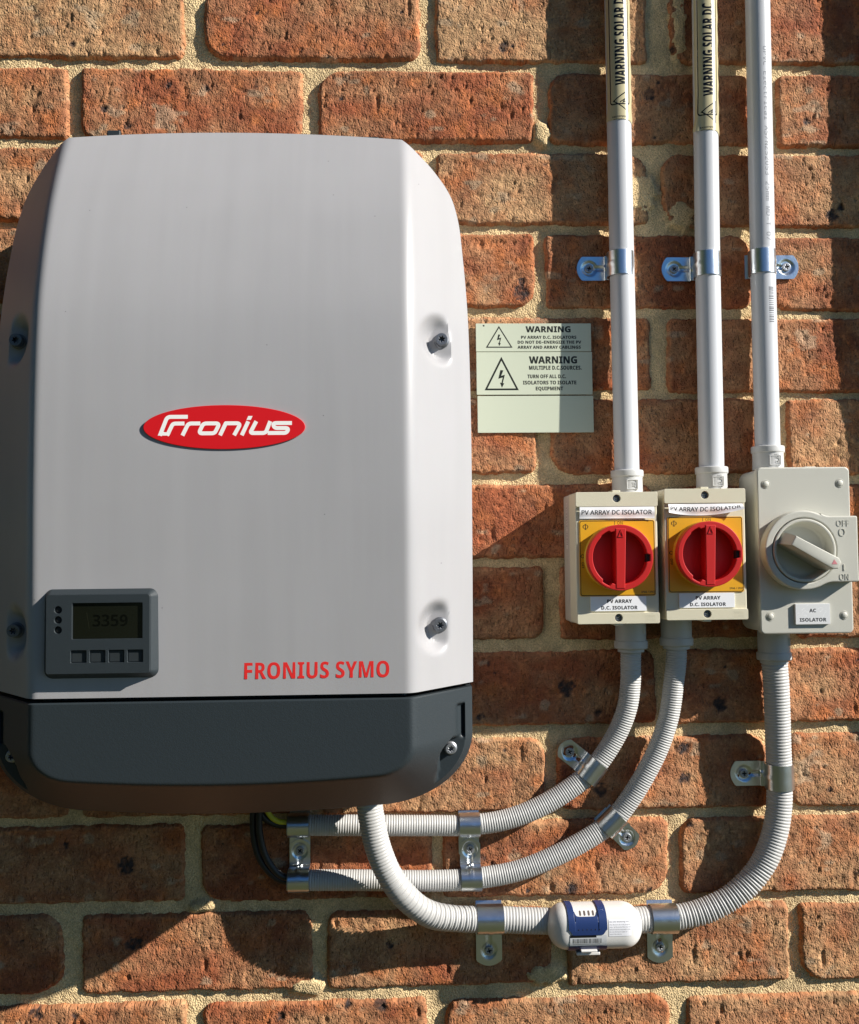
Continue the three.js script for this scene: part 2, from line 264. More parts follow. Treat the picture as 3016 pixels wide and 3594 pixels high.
// the wall goes on beyond the frame, in plainer bricks
{
  const rnd = rng(5);
  const row = (y0, y1, xs) => xs.forEach(([a, b]) => addBrick([a, b, y0, y1], 0.2 + rnd() * 0.4, 9));
  courses.forEach((c, r) => { const y0 = c[0][2], y1 = c[0][3], l = c[0][0], q = c[c.length - 1], R = q[1]; row(y0, y1, [[l - 239, l - 14]]); row(q[2], q[3], [[R + 14, R + 239]]); });
  for (let k = 0; k < 4; k++) { const o = k % 2 ? -0 : -119; const y = 2096 + 86 * k; for (let i = -1; i < 5; i++) row(y, y + 76, [[i * 240 + 7 + o, i * 240 + 233 + o]]); }
  for (let k = 0; k < 11; k++) { const o = k % 2 ? 0 : -119; const y = 880 - 86 * k; for (let i = -1; i < 5; i++) row(y, y + 76, [[i * 240 + 7 + o, i * 240 + 233 + o]]); }
}
{ // mortar: one bed with a rough surface, a little behind the brick faces
  const X0 = -20, X1 = 975, Y0 = 985, Y1 = 2100, st = 2.4, nx = Math.round((X1 - X0) / st), ny = Math.round((Y1 - Y0) / st);
  const C = [];
  const smears = [[748, 2050, 9, 40], [700, 1868, 22, 20], [745, 1845, 16, 16], [600, 1930, 10, 14], [350, 1060, 20, 9], [245, 1142, 12, 6], [590, 1066, 20, 10], [480, 1140, 14, 9]];
  const g = grid(nx, ny, (u, v) => {
    const x = lerp(X0, X1, u), y = lerp(Y0, Y1, v);
    let z = -5.6 + 3.2 * (fbm(x / 60, y / 40, 201, 2) - 0.5) + 2.0 * (fbm(x / 9, y / 9, 203, 3) - 0.5) + 0.9 * (vn(x / 2.4, y / 2.4, 205) - 0.5);
    for (const [sx, sy, rx, ry] of smears) { const d = Math.hypot((x - sx) / rx, (y - sy) / ry) + 0.9 * (fbm(x / 7, y / 7, 207, 3) - 0.5); z = lerp(z, Math.max(z, 0.2 + 1.6 * (fbm(x / 9, y / 9, 211, 3) - 0.5)), sstep(1.15, 0.75, d)); }
    const k = 0.97 + 0.3 * (fbm(x / 50, y / 50, 209, 3) - 0.4); C.push(k, k * 0.985, k * 0.95);
    return [x - 450, y, z];
  }, (u, v, p) => [p[0] / 256, p[1] / 256]);
  g.setAttribute('color', new THREE.Float32BufferAttribute(C, 3));
  part('mortar', g, matMortar, wall);
  const back = new THREE.BoxGeometry(1900, 2480, 100).translate(0, 1200, -68); const n = back.attributes.position.count; back.setAttribute('color', new THREE.Float32BufferAttribute(new Float32Array(n * 3).fill(0.85), 3));
  part('backing_mortar', back, matMortar, wall);
}

// ---------------------------------------------------------------- inverter
const INV = thing('solar_inverter', 'large light grey wall inverter with dark grey lower housing and a small display', 'inverter', 301, 1256);
{
  const X = 301, Y = 1256; // local = world - (X, Y)
  const F = smoothTable([[1360, 192.4], [1378, 193], [1470, 194.3], [1548, 194.2], [1628, 191.8], [1690, 186.5], [1733, 177.5], [1779, 163], [1814, 148.4], [1845, 133], [1867, 121], [1880, 113]]);
  const HW = smoothTable([[1360, 208], [1552, 209.2], [1642, 209], [1711, 207.8], [1780, 204], [1802, 202], [1826, 197], [1840, 190.5], [1850, 183], [1858, 175.5], [1867, 164], [1877, 150]]);
  const K = 1.155, EDGE = 154, ramp = (d, w = 6) => (d < -w ? 0 : d > w ? d : (d + w) ** 2 / (4 * w));
  const pads = [[182.5, 1678], [178, 1431]];
  const skin = (x, y) => {
    const a = Math.abs(x); let z = F(y) - K * ramp(a - EDGE);
    for (const [px, py] of pads) { // flat seats pressed in for the screws
      const zp = F(py) - K * (px + 8 - EDGE), e = Math.hypot((a - px) / 17, (y - py + 1) / 20);
      if (z > zp && e < 1.25) { const t = sstep(1.22, 0.62, e); z = lerp(z, zp, t); }
    }
    return z;
  };
  const y0 = 1378.5, NB = 3, NT_ = 5, NS = 4, nu = 190, nv = 210, r = 4;
  const cover = grid(nu + 2 * NS, nv + NB + NT_, (u, v, i, j) => {
    const ii = clamp(i - NS, 0, nu), jj = clamp(j - NB, 0, nv);
    const yn = lerp(y0, 1877, jj / nv), s = (ii / nu) * 2 - 1, ss = Math.sign(s) * (1 - (1 - Math.abs(s)) ** 1.0);
    let x = ss * HW(yn), t = sstep(1780, 1877, yn), y = yn - 8 * Math.min(1, (x / 153) ** 2) * t, z = skin(x, y);
    const back = i < NS ? (NS - i) / NS : i > nu + NS ? (i - nu - NS) / NS : 0;
    if (back) { x += Math.sign(x) * (-2.5 * (back > 0.3) - 1.5 * back); z = lerp(z, 12, back); }
    if (j < NB) { const b = (NB - j) / NB; z = Math.min(z, lerp(z, z - 26, b)); }
    if (j > nv + NB) { const b = (j - nv - NB) / NT_; const zz = z; y += 3 * Math.sin(Math.min(1, b * 2) * Math.PI / 2); z = lerp(zz, 14, b ** 1.6); }
    return [x, y - Y, z];
  }, (u, v, p) => [p[0] / 700 + 0.5, p[1] / 700 + 0.02]);
  part('cover', toCreasedNormals(cover, 0.6), M.cover, INV);

  // lower housing: a pan whose bevelled sides run round a rounded front panel
  const FW = 154, FB = (x) => 1307 + 4.5 * (x / 120) ** 2, CR = 34, AY = 1.38, OFF = 53, ZF = 192.9;
  const sdFront = (x, y) => { const qx = Math.abs(x) - FW + CR, b = FB(clamp(x, -122, 122)), qy = (b - y) * AY + CR; return (qx > 0 && qy > 0) ? Math.hypot(qx, qy) - CR : Math.max(qx, qy) - CR; };
  const yb = (x) => { const a = Math.abs(x), xc = FW - CR, R = CR + OFF, c = FB(clamp(a, 0, 122)); return a <= xc ? c - OFF / AY : c + (CR - Math.sqrt(Math.max(0, R * R - (a - xc) ** 2))) / AY; };
  const panSkin = (x, y) => {
    let z = ZF - K * ramp(sdFront(x, y), 3.2); const a = Math.abs(x);
    // recessed seat of the corner screw, with a groove rising from it
    const zp = 139, left = lerp(173.5, 177, clamp((y - 1288) / 32, 0, 1));
    let m = sstep(left - 1.2, left + 1.6, a + (y > 1318 ? -11 * clamp((y - 1318) / 16, 0, 1) ** 2 : 0)) * sstep(1335.5, 1331, y) * sstep(1283, 1291, y);
    const groove = sstep(4.4, 2.6, Math.abs(a - 196)) * sstep(1363, 1359, y) * sstep(1318, 1326, y);
    z = lerp(z, Math.min(z, zp), m); return z - 6 * groove * (1 - m);
  };
  const yT = 1374.5, nbu = 260, nbv = 110, TR = 4, BR_ = 5;
  const pan = grid(nbu + 2 * NS, nbv + TR + BR_, (u, v, i, j) => {
    const ii = clamp(i - NS, 0, nbu), jj = clamp(j - BR_, 0, nbv), s = (ii / nbu) * 2 - 1, R = FW + OFF;
    const sx = Math.abs(s) < 0.5 ? s * 1.12 : Math.sign(s) * (0.56 + 0.44 * Math.sin(((Math.abs(s) - 0.5) / 0.5) * Math.PI / 2) ** 1); let x = sx * R;
    const b = yb(x); let y = lerp(b, yT, jj / nbv), z = panSkin(x, y);
    if (jj === nbv) { z -= 1.5; y += 0.3; }
    const back = i < NS ? (NS - i) / NS : i > nbu + NS ? (i - nbu - NS) / NS : 0;
    if (j < BR_) { const k = (BR_ - j) / BR_; z = lerp(z, 14, k); y += 1.5 * Math.min(1, k * 3); }
    else if (j > nbv + BR_) { const k = (j - nbv - BR_) / TR; z = Math.min(z, lerp(z, z - 16, k)); y = yT + 0.2; }
    if (back) { z = lerp(z, Math.min(z, 14), back); x -= Math.sign(x) * 1.5 * Math.min(1, back * 3); }
    return [x, y - Y, z];
  }, (u, v, p) => [p[0] / 120, p[1] / 120]);
  part('lower_housing', toCreasedNormals(pan, 0.6), M.dark, INV);
  part('inner_chassis', [rbox(396, 30, 100, 3, 0, 1378 - Y, 62), rbox(298, 30, 100, 3, 0, 1378 - Y, 128), rbox(300, 420, 60, 3, 0, 1600 - Y, 40)], M.dark, INV);
  // ends of the mounting bracket behind the top edge
  for (const [bx, w, top] of [[-141, 13.5, 1924], [119.5, 15.5, 1919]]) part('bracket_tab', [rbox(w, 40, 5, 1.2, bx, top - 20 - Y, 12)], M.dark, INV);

  // cover screws
  const starHole = (f) => { const p = new THREE.Path(); for (let k = 0; k <= 48; k++) { const a = -k / 48 * Math.PI * 2, q = (2.3 + 0.7 * Math.cos(6 * a)) * f; k ? p.lineTo(q * Math.cos(a), q * Math.sin(a)) : p.moveTo(q * Math.cos(a), q * Math.sin(a)); } return p; };
  const torx = (mat, name, x, y, z, rad = 5.4, ht = 8) => {
    const s = new THREE.Shape(); s.absarc(0, 0, rad, 0, Math.PI * 2); s.holes.push(starHole(rad / 5.4));
    const head = ext(s, ht, 0.45, 0, 3, 28), floor = new THREE.CircleGeometry(3.4, 20).translate(0, 0, ht - 5.4);
    const m = part(name, [head, floor, lathe([[rad + 1.2, 0], [rad + 1.2, 1.3], [rad - 0.3, 1.9]])], mat, INV); m.position.set(x / 1000, (y - Y) / 1000, z / 1000); return m;
  };
  for (const sgn of [1, -1]) {
    for (const [px, py] of pads) torx(M.screwD, 'cover_screw', sgn * px, py, F(py) - K * (px + 8 - EDGE) - 0.4, 5.4, 9).rotation.z = px;
    torx(M.screw, 'housing_screw', sgn * 187, 1323, 138.5, 4.6, 6).rotation.z = 0.4;
  }

  // display module
  const D = new THREE.Group(); D.name = 'display_module'; D.position.set(0.2045 - 0.301, (1430.5 - Y) / 1000, 0.1928); INV.add(D);
  part('bezel', [plate(91, 72, 7.4, 4, 0.8, 0, 0, -1), ext(rr(91, 72, 4), 7.0, 0, 0, 1, 6)].slice(1).map(() => { const g = new THREE.ExtrudeGeometry(rr(82, 63, 2.5), { depth: 0.5, bevelEnabled: true, bevelThickness: 7.5, bevelSize: 4.5, bevelSegments: 1, curveSegments: 6 }); g.translate(0, 0, 0.3); return g; }), M.dark, D);
  const face = rr(81.6, 62.6, 2.3); face.holes.push(rr(55.5, 28.6, 0.6, 7.3, 10.4, THREE.Path)); const bx0 = -15.2, bstep = 14.85;
  for (let k = 0; k < 4; k++) face.holes.push(rr(12.4, 10, 0.8, bx0 + k * bstep, -17.7, THREE.Path)); for (let k = 0; k < 3; k++) { const h = new THREE.Path(); h.absarc(-31.4, 19.5 - 8 * k, 3.0, 0, Math.PI * 2, true); face.holes.push(h); }
  part('front_frame', ext(face, 2.2, 0.15, 8.35, 1, 16), M.dark, D);
  for (let k = 0; k < 4; k++) part('button', plate(11.6, 9.2, 1.2, 0.8, 0.3, bx0 + k * bstep, -17.7, 7.6), M.button, D);
  for (let k = 0; k < 3; k++) part('indicator_lamp', lathe([[2.9, 8.3], [2.6, 8.7], [1.4, 9.1], [0, 9.2]], 20).translate(-31.4, 19.5 - 8 * k, 0), M.hole, D);
  const lcd = canvasTex(512, 264, (c, w, h) => {
    c.fillStyle = '#14160f'; c.fillRect(0, 0, w, h); speckle(c, w, h, 400, 4, 0.18, '70,62,40'); c.fillStyle = 'rgba(4,5,3,0.95)'; c.font = 'bold 120px sans-serif'; c.textAlign = 'center'; c.fillText('3359', w * 0.53, h * 0.66);
    c.strokeStyle = 'rgba(110,105,80,0.4)'; c.lineWidth = 1.5; c.beginPath(); c.moveTo(100, 70); c.lineTo(120, 190); c.stroke();
  });
  part('screen', planarUV(new THREE.BoxGeometry(55.2, 28.3, 0.6).translate(7.3, 10.4, 8.35), 7.3 - 27.6, 10.4 - 14.15, 55.2, 28.3), std('#ffffff', 0.16, { map: lcd }), D);

  // badge and model lettering
  const badge = new THREE.Shape(); badge.absellipse(0, 0, 65.6, 18.1, 0, Math.PI * 2);
  const logo = canvasTex(1512, 415, (c) => {
    c.fillStyle = '#d4151c'; c.fillRect(0, 0, 1512, 415); c.translate(-128, -67); c.strokeStyle = c.fillStyle = '#f6f6f2'; c.lineWidth = 37; c.lineJoin = 'round';
    const P = (d) => { c.beginPath(); for (const [k, ...a] of d) k === 'M' ? c.moveTo(...a) : k === 'L' ? c.lineTo(...a) : c.quadraticCurveTo(...a); c.stroke(); }, poly = (...q) => { c.beginPath(); q.forEach(([x, y], i) => (i ? c.lineTo(x, y) : c.moveTo(x, y))); c.closePath(); c.fill(); };
    P([['M', 283, 352], ['L', 340, 205], ['Q', 352, 176, 385, 176], ['L', 543, 176]]); P([['M', 350, 352], ['L', 393, 262], ['Q', 403, 239, 430, 239], ['L', 512, 239]]); poly([262, 351], [372, 351], [384, 325], [322, 318], [300, 300]);
    P([['M', 493, 352], ['L', 537, 262], ['Q', 548, 239, 580, 239], ['L', 660, 239]]);
    P([['M', 720, 239], ['L', 800, 239], ['Q', 838, 239, 825, 268], ['L', 803, 312], ['Q', 792, 332, 765, 332], ['L', 680, 332], ['Q', 645, 332, 658, 302], ['L', 677, 262], ['Q', 687, 239, 722, 239]]);
    P([['M', 843, 352], ['L', 897, 239], ['L', 995, 239], ['Q', 1035, 239, 1020, 270], ['L', 974, 352]]);
    P([['M', 1046, 352], ['L', 1107, 222]]); poly([1107, 171], [1148, 171], [1131, 208], [1090, 208]);
    P([['M', 1182, 221], ['L', 1135, 310], ['Q', 1124, 332, 1155, 332], ['L', 1240, 332], ['Q', 1268, 332, 1278, 310], ['L', 1313, 221]]);
    P([['M', 1516, 239], ['L', 1372, 239], ['Q', 1336, 239, 1344, 262], ['Q', 1350, 286, 1382, 286], ['L', 1452, 286], ['Q', 1486, 287, 1476, 310], ['Q', 1466, 332, 1440, 332], ['L', 1288, 332]]);
  });
  part('badge', planarUV(ext(badge, 1.6, 0.3, 0, 2, 60), -65.6, -18.1, 131.2, 36.2), std('#ffffff', 0.4, { map: logo }), INV).position.set(0.002, (1596.6 - Y) / 1000, 0.1932);
  part('model_lettering', textSolid(font, 'FRONIUS SYMO', 13.2, 0.12, 117.2), M.redPrint, INV).position.set(0.3772 - 0.301, (1398.4 - Y) / 1000, 0.19336);
}

// ---------------------------------------------------------------- rigid conduits
function sweep(pts, radius, step, seg, uv) { // tube along smooth curve; radius(s) in mm
  const c = new THREE.CatmullRomCurve3(pts.map((p) => new THREE.Vector3(...p)), false, 'centripetal'); c.arcLengthDivisions = 800;
  const L = c.getLength(), n = Math.max(2, Math.round(L / step)), fr = c.computeFrenetFrames(n, false), at = []; for (let i = 0; i <= n; i++) at.push(c.getPointAt(i / n));
  const g = grid(seg, n, (u, v, i, j) => { const a = u * Math.PI * 2, r = radius(v * L, L), N = fr.normals[j], B = fr.binormals[j], p = at[j]; const ca = Math.cos(a) * r, sa = Math.sin(a) * r; return [p.x + N.x * ca + B.x * sa, p.y + N.y * ca + B.y * sa, p.z + N.z * ca + B.z * sa]; }, (u, v) => [u * 0.4, v * L / 200]);
  g.userData.len = L; return g;
}
function cyl(r, y0, y1, x, z, seg = 48) { return latheY([[r, y0], [r, y1]], seg).translate(x, 0, z); }
const ZP = [[2150, 15], [1786, 15], [1600, 18], [1545, 18.5]];
function pipePts(x1, y1, x0, y0) { const o = []; for (let k = 0; k <= 10; k++) { const y = lerp(y0, y1, k / 10); o.push([lerp(x0, x1, k / 10), y, table(ZP.slice().reverse(), y)]); } return o; }
function warningTape(parent, pipeX, yLow, z, seed, peel) { // clear tape printed in black, wrapped round the pipe
  const H = 150, R = 12.95, a0 = -1.28, a1 = 1.32;
  const tex = canvasTex(240, 1100, (c, w, h) => {
    c.fillStyle = '#c4b993'; c.fillRect(0, 0, w, h); speckle(c, w, h, 500, seed, 0.12, '255,250,220', 3);
    const s = h / H; // px per mm
    c.strokeStyle = '#15150f'; c.fillStyle = '#15150f'; c.lineWidth = 9; c.beginPath(); c.roundRect(34, -40, 150, h - 78, 24); c.stroke();
    c.save(); c.translate(116, h - 150); c.beginPath(); c.lineWidth = 8; c.lineJoin = 'miter'; c.moveTo(-56, 8); c.lineTo(52, 88); c.lineTo(52, -72); c.closePath(); c.stroke();
    c.lineWidth = 7; c.beginPath(); c.moveTo(-10, 20); c.lineTo(28, -6); c.lineTo(14, 20); c.lineTo(50, 4); c.stroke(); c.restore();
    c.save(); c.translate(156, h - 262); c.rotate(-Math.PI / 2); c.font = 'bold 112px sans-serif'; const tw = c.measureText('WARNING SOLAR DC').width; c.scale(715 / tw, 1); c.fillText('WARNING SOLAR DC', 0, 0); c.lineWidth = 5; c.strokeText('WARNING SOLAR DC', 0, 0); c.restore();
    c.save(); c.translate(100, h - 12); c.rotate(Math.PI); c.font = 'bold 22px sans-serif'; c.textAlign = 'center'; c.fillText('industries', 0, 16); c.fillText('com.au', 6, -6); c.restore();
  });
  const g = grid(28, 60, (u, v) => { const a = lerp(a0, a1, u), lift = peel * sstep(0.12, 0, v) * sstep(0.25, 0, u) * 3 + 0.25 * sstep(0.9, 1, u) * (1 + Math.sin(v * 40)) + (seed === 8 ? 1.2 * Math.exp(-(((u - 0.13) / 0.06) ** 2)) * sstep(0.3, 0.12, v) : 0), r = R + lift, y = yLow + v * H - 3 * sstep(0.7, 1, u) * (1 - v) * peel; return [pipeX(y) + Math.sin(a) * r, y, z(y) + Math.cos(a) * r]; });
  part('warning_tape', g, std('#ffffff', 0.25, { map: tex, side: THREE.DoubleSide }), parent);
}
function coupling(parent, x, y, z, flip, label) { // moulded adaptor with a collar and an embossed size panel
  const g = [latheY([[12.4, 0], [15.4, 0], [15.4, 0.4], [15.2, 17], [16.2, 17.6], [16.4, 18.4], [16.4, 23.2], [15.8, 24.2], [12.4, 24.4]], 48).translate(x, y, z)];
  g.push(...[[0, 4.6, 11, 0.9], [0, -4.6, 11, 0.9]].map(([px, py, w, h]) => rbox(w, h, 1, 0.3, x + px + 1.5, y + 9 + py, z + 15.2, 1)), ...[[-5.4], [5.4]].map(([px]) => rbox(0.9, 10, 1.4, 0.3, x + px + 1.5, y + 9, z + 14.9, 1)));
  g.push(textSolid(font, label, 3.6, 0.5).rotateZ(Math.PI / 2).translate(x + 3.2, y + 9, z + 15.0));
  part('coupling', g, M.fitting, parent);
}
const pipeX = (x1, y1, x0, y0) => (y) => lerp(x0, x1, (y - y0) / (y1 - y0)), pipeZ = (y) => table(ZP.slice().reverse(), y);
const pipes = [
  { top: 676.6, bot: 677.4, y0: 1548.5, cy: 1549.6, lab: 'grey rigid conduit with smooth WARNING tape, running into the red-switch isolator nearest the inverter' },
  { top: 769.6, bot: 764.2, y0: 1551, cy: 1552.4, lab: 'grey rigid conduit with peeling WARNING tape, running into the isolator with the curled label' },
  { top: 826, bot: 822.8, y0: 1573, cy: 1573.2, lab: 'grey rigid conduit with faint printing along it, running into the plain cream isolator' },
];
pipes.forEach((p, k) => {
  const T = thing('rigid_conduit', p.lab, 'conduit', p.bot, p.y0, 0, 'vertical conduits above the isolators'), y1 = 2150, lx = (y) => pipeX(p.top, y1, p.bot, p.y0)(y) - p.bot;
  part('pipe', sweep(pipePts(p.top, y1, p.bot, p.y0 + 2).map(([x, y, z]) => [x - p.bot, y - p.y0, z]), () => 12.5, 12, 48), M.pipe, T);
  coupling(T, 0, p.cy - p.y0, 18.4, 1, k === 2 ? 'HD 25' : k === 1 ? 'HD 25' : '25');
  const L = (y) => lx(y + p.y0), Z = (y) => pipeZ(y + p.y0);
  if (k === 0) warningTape(T, L, 1933 - p.y0, Z, 7, 0.6); if (k === 1) warningTape(T, L, 1922.5 - p.y0, Z, 8, 1);
  if (k === 2) { // printed line and bar code on the pipe
    const tex = canvasTex(96, 1536, (c, w, h) => { c.clearRect(0, 0, w, h); c.save(); c.translate(34, 290); c.rotate(Math.PI / 2); c.fillStyle = 'rgba(70,78,92,0.5)'; c.font = '54px monospace'; const t = '\u25B3 UPVC Electrical AS/NZS2053 25mm MD-T 0/'; const tw = c.measureText(t).width; c.scale(891 / tw, 1); c.fillText(t, 0, 0); c.restore();
      const r = rng(3); let y = 1377; c.fillStyle = 'rgba(60,66,78,0.7)'; while (y < 1528) { const b = 1.5 + r() * 4; c.fillRect(40, y, 44, b); y += b + 2 + r() * 5; } });
    const g = grid(10, 60, (u, v) => { const a = lerp(-0.35, 0.6, u), y = lerp(1722, 2090, v) - p.y0; return [L(y) + Math.sin(a) * 12.62, y, Z(y) + Math.cos(a) * 12.62]; });
    part('printed_line', g, std('#ffffff', 0.5, { map: tex, transparent: true }), T);
  }
});
{ // a further conduit beyond the right edge of the picture throws the shadow that falls there
  const T = thing('rigid_conduit', 'plain grey rigid conduit clear of the isolators, shading the wall edge', 'conduit', 1002, 1300);
  part('pipe', sweep([[0, 0, 20], [-6, 330, 20], [-17, 440, 19], [-19, 600, 19], [-22, 850, 19]], () => 12.5, 12, 40), M.pipe, T);
}

// ---------------------------------------------------------------- isolators with red switches
function phillips(rad, ht, name, mat, parent, x, y, z, turn = 0) {
  const s = new THREE.Shape(); s.absarc(0, 0, rad, 0, Math.PI * 2); const a = rad * 0.55, b = rad * 0.14, cr = new THREE.Path();
  [[a, b], [b, b], [b, a], [-b, a], [-b, b], [-a, b], [-a, -b], [-b, -b], [-b, -a], [b, -a], [b, -b], [a, -b]].forEach(([p, q], i) => (i ? cr.lineTo(p, q) : cr.moveTo(p, q))); cr.closePath(); s.holes.push(cr);
  const m = part(name, [ext(s, ht, 0.45, 0, 3, 24), lathe([[rad, 0], [rad * 0.6, -0.2], [0, -0.2]], 16)], mat, parent); m.position.set(x / 1000, y / 1000, z / 1000); m.rotation.z = turn;
  const f = new THREE.Mesh(new THREE.CircleGeometry(rad * 0.7 / 1000, 16), M.hole); f.name = 'recess_floor'; f.position.z = (ht - 1.5) / 1000; m.add(f); return m;
}
const plateTex = canvasTex(730, 730, (c, w, h) => {
  c.fillStyle = '#dca21a'; c.fillRect(0, 0, w, h); speckle(c, w, h, 900, 12, 0.10, '90,60,10', 3); speckle(c, w, h, 300, 13, 0.14, '255,230,140', 3);
  c.strokeStyle = '#241d10'; c.lineWidth = 7; c.beginPath(); c.roundRect(8, 8, w - 16, h - 16, 22); c.stroke(); c.fillStyle = '#241d10'; c.textAlign = 'center';
  c.font = '78px serif'; c.fillText('\u03A6', 62, 92); c.font = '40px sans-serif'; c.fillRect(340, 12, 5, 34); c.fillText('ON', 395, 42);
  c.lineWidth = 6; c.beginPath(); c.arc(30, 345, 15, 0, 7); c.stroke(); c.save(); c.translate(20, 400); c.rotate(Math.PI / 2); c.font = 'bold 34px sans-serif'; c.textAlign = 'left'; c.fillText('OFF', 0, 0); c.restore();
  c.font = 'bold 26px sans-serif'; c.fillText('IP66 / IP67', 655, 702);
});
const upTex = canvasTex(720, 112, (c, w, h) => { c.fillStyle = '#f1f1f2'; c.fillRect(0, 0, w, h); c.fillStyle = '#17181c'; drawText(c, 'PV ARRAY DC ISOLATOR', w * 0.49, 74, 56, w * 0.945, 'normal'); });
const loTex = canvasTex(540, 140, (c, w, h) => { c.fillStyle = '#eceef2'; c.fillRect(0, 0, w, h); c.fillStyle = '#2a2c30'; drawText(c, 'PV ARRAY', w * 0.515, 62, 44, w * 0.45, 'bold'); drawText(c, 'D.C. ISOLATOR', w * 0.51, 124, 44, w * 0.655, 'bold'); speckle(c, w, h, 160, 15, 0.2, '120,120,120', 2); });
const sideTex = canvasTex(60, 360, (c, w, h) => { c.fillStyle = '#d9cfc6'; c.fillRect(0, 0, w, h); c.strokeStyle = '#8a7770'; c.lineWidth = 1.5; const r = rng(9); for (let y = 8; y < 200; y += 24) { c.strokeRect(6, y, 48, 20); c.fillStyle = '#6d5a55'; c.fillRect(10, y + 6, 12 + r() * 26, 4); } for (let k = 0; k < 9; k++) c.fillRect(10 + k * 0, 225 + k * 12, 42, 3 + (k % 3)); });
const matPlate = std('#ffffff', 0.42, { map: plateTex }), matUp = std('#ffffff', 0.5, { map: upTex, side: THREE.DoubleSide }), matLo = std('#ffffff', 0.45, { map: loTex }), matSide = std('#ffffff', 0.6, { map: sideTex });
function dcIsolator(cx, cy, label, curl, py, uy, ly) {
  const T = thing('switch_isolator', label, 'isolator', cx, cy, 0, 'isolators with red rotary switches');
  // enclosure: back box, lid with raised strips along top and bottom
  part('back_box', [rbox(78, 127, 36, 2.5, 0.5, -0.5, 18.4), rbox(80, 126, 3, 1, 0.5, -0.4, 36)], M.creamBase, T);
  const well = (w, h, y, hy) => { const s = rr(w, h, 1.6, 0, y), p = new THREE.Path(); p.absarc(0, hy, 3.7, 0, Math.PI * 2, true); s.holes.push(p); return ext(s, 3.6, 0.35, 68.4, 2, 20); };
  const lid = [plate(79, 125.6, 32, 2, 1.0, 0, 0, 37.5), well(79, 14, 55.8, 56.6), well(79, 10.4, -57.6, -57.2), rbox(8, 3.2, 20, 0.8, 0, 63, 61, 2), rbox(8, 3.2, 20, 0.8, 0, -63, 61, 2)];
  part('lid', lid, M.cream, T);
  const em = textSolid(fontR, 'Enclosure', 2.6, 0.35, 9.4).translate(30.5, -55.6, 71.7), em2 = textSolid(fontR, 'UL 94 V-0', 2.6, 0.35, 9.4).translate(30.5, -59.4, 71.7);
  part('embossed_lettering', [em, em2], M.cream, T);
  for (const s of [1, -1]) phillips(3.3, 1.2, 'screw', M.blackScrew, T, 0, s > 0 ? 56.6 : -57.2, 69.3, s * 0.7);
  part('yellow_plate', planarUV(plate(73, 72.6, 0.9, 2, 0.2, 0.2, py, 69.4), -36.3, py - 36.3, 73, 72.6), matPlate, T);
  // printed labels
  part('upper_label', grid(40, 10, (u, v) => { const x = lerp(-35.8, 36.2, u), wave = 0.35 * Math.sin(u * 19) * (1 - v); let y = lerp(uy - 5.6, uy + 5.4, v), z = 72.0 - 2.1 * sstep(0.65, 0, v) + wave * 0.6;
    if (curl) { const e = Math.abs(u - 0.42) * 2; y += (1 - v) * (4.2 * e ** 2.2); z += (1 - v) * (0.6 + 5.2 * e ** 2) + 0.3; } else z += (1 - v) * (0.8 + 1.6 * (u * u)) + 0.25; return [x, y, z]; }), matUp, T);
  part('lower_label', planarUV(plate(53.6, 14, 1.3, 0.3, 0.15, 0.3, ly, 69.5), -26.5, ly - 7, 53.6, 14), matLo, T);
  part('rating_sticker', new THREE.PlaneGeometry(8, 46).rotateY(-Math.PI / 2).translate(-38.75, 32, 20), matSide, T);
  part('knockout', lathe([[9, 0.5], [8.4, 1], [8.2, 0.4], [0, 0.5]], 28).rotateY(-Math.PI / 2).translate(-38.2, -38, 20), M.creamBase, T);
  // rotary switch
  const K = new THREE.Group(); K.name = 'rotary_switch'; K.position.set(-0.0008, py / 1000 + 0.0005, 0.0703); T.add(K);
  part('collar', lathe([[31.3, 0], [31.3, 6.5], [30, 7]], 64), M.yellow, K);
  const ring = new THREE.Shape(); ring.absarc(0, 0, 31, 0, Math.PI * 2); const inn = new THREE.Path(); const N = 120; for (let k = 0; k <= N; k++) { const a = -k / N * Math.PI * 2, deg = mod(a * 180 / Math.PI, 360); const rr_ = deg > 133 && deg < 232 ? 26.2 : deg > 232 && deg < 252 ? 28.4 : deg > 112 && deg < 133 ? 27.2 : Math.abs(deg - 0) < 9 || deg > 351 ? 28.2 : 25.2; const x = rr_ * Math.cos(a), y = rr_ * Math.sin(a); k ? inn.lineTo(x, y) : inn.moveTo(x, y); } ring.holes.push(inn);
  part('ring', [ext(ring, 10.5, 0.8, 6.4, 3, 64)], M.red, K);
  part('bowl', [lathe([[29.5, 14], [29, 2], [27, 0.8], [0, 0.8]], 48)], M.red, K);
  const hs = new THREE.Shape(); hs.moveTo(-4.3, -29); hs.lineTo(4.3, -29); hs.lineTo(5, 27.5); hs.lineTo(-5, 27.5); hs.closePath();
  const H = part('handle', ext(hs, 16.4, 0.7, 1, 2), M.red, K);
  const tr = new THREE.Shape([new THREE.Vector2(-2.7, 0), new THREE.Vector2(2.7, 0), new THREE.Vector2(0, 7)]), th = new THREE.Path([new THREE.Vector2(-1.9, 0.5), new THREE.Vector2(0, 5.6), new THREE.Vector2(1.9, 0.5)]); tr.holes.push(th);
  part('pointer', ext(tr, 0.7, 0, 17.3).translate(0, 19.2, 0), M.red, H);
  part('lock_hole', rbox(3.4, 9.5, 8, 0.5, 27, 0, 11, 1), M.hole, K);
  K.rotation.z = -0.02;
  return T;
}
M.yellow = std([0.60, 0.36, 0.03], 0.45);
dcIsolator(653.6, 1486, 'cream isolator with red switch and flat white label, the one nearest the inverter', false, -0.3, 43.2, -43.8);
dcIsolator(739, 1488.6, 'cream isolator with red switch whose upper white label curls at its corners', true, -0.4, 42.8, -44.2);

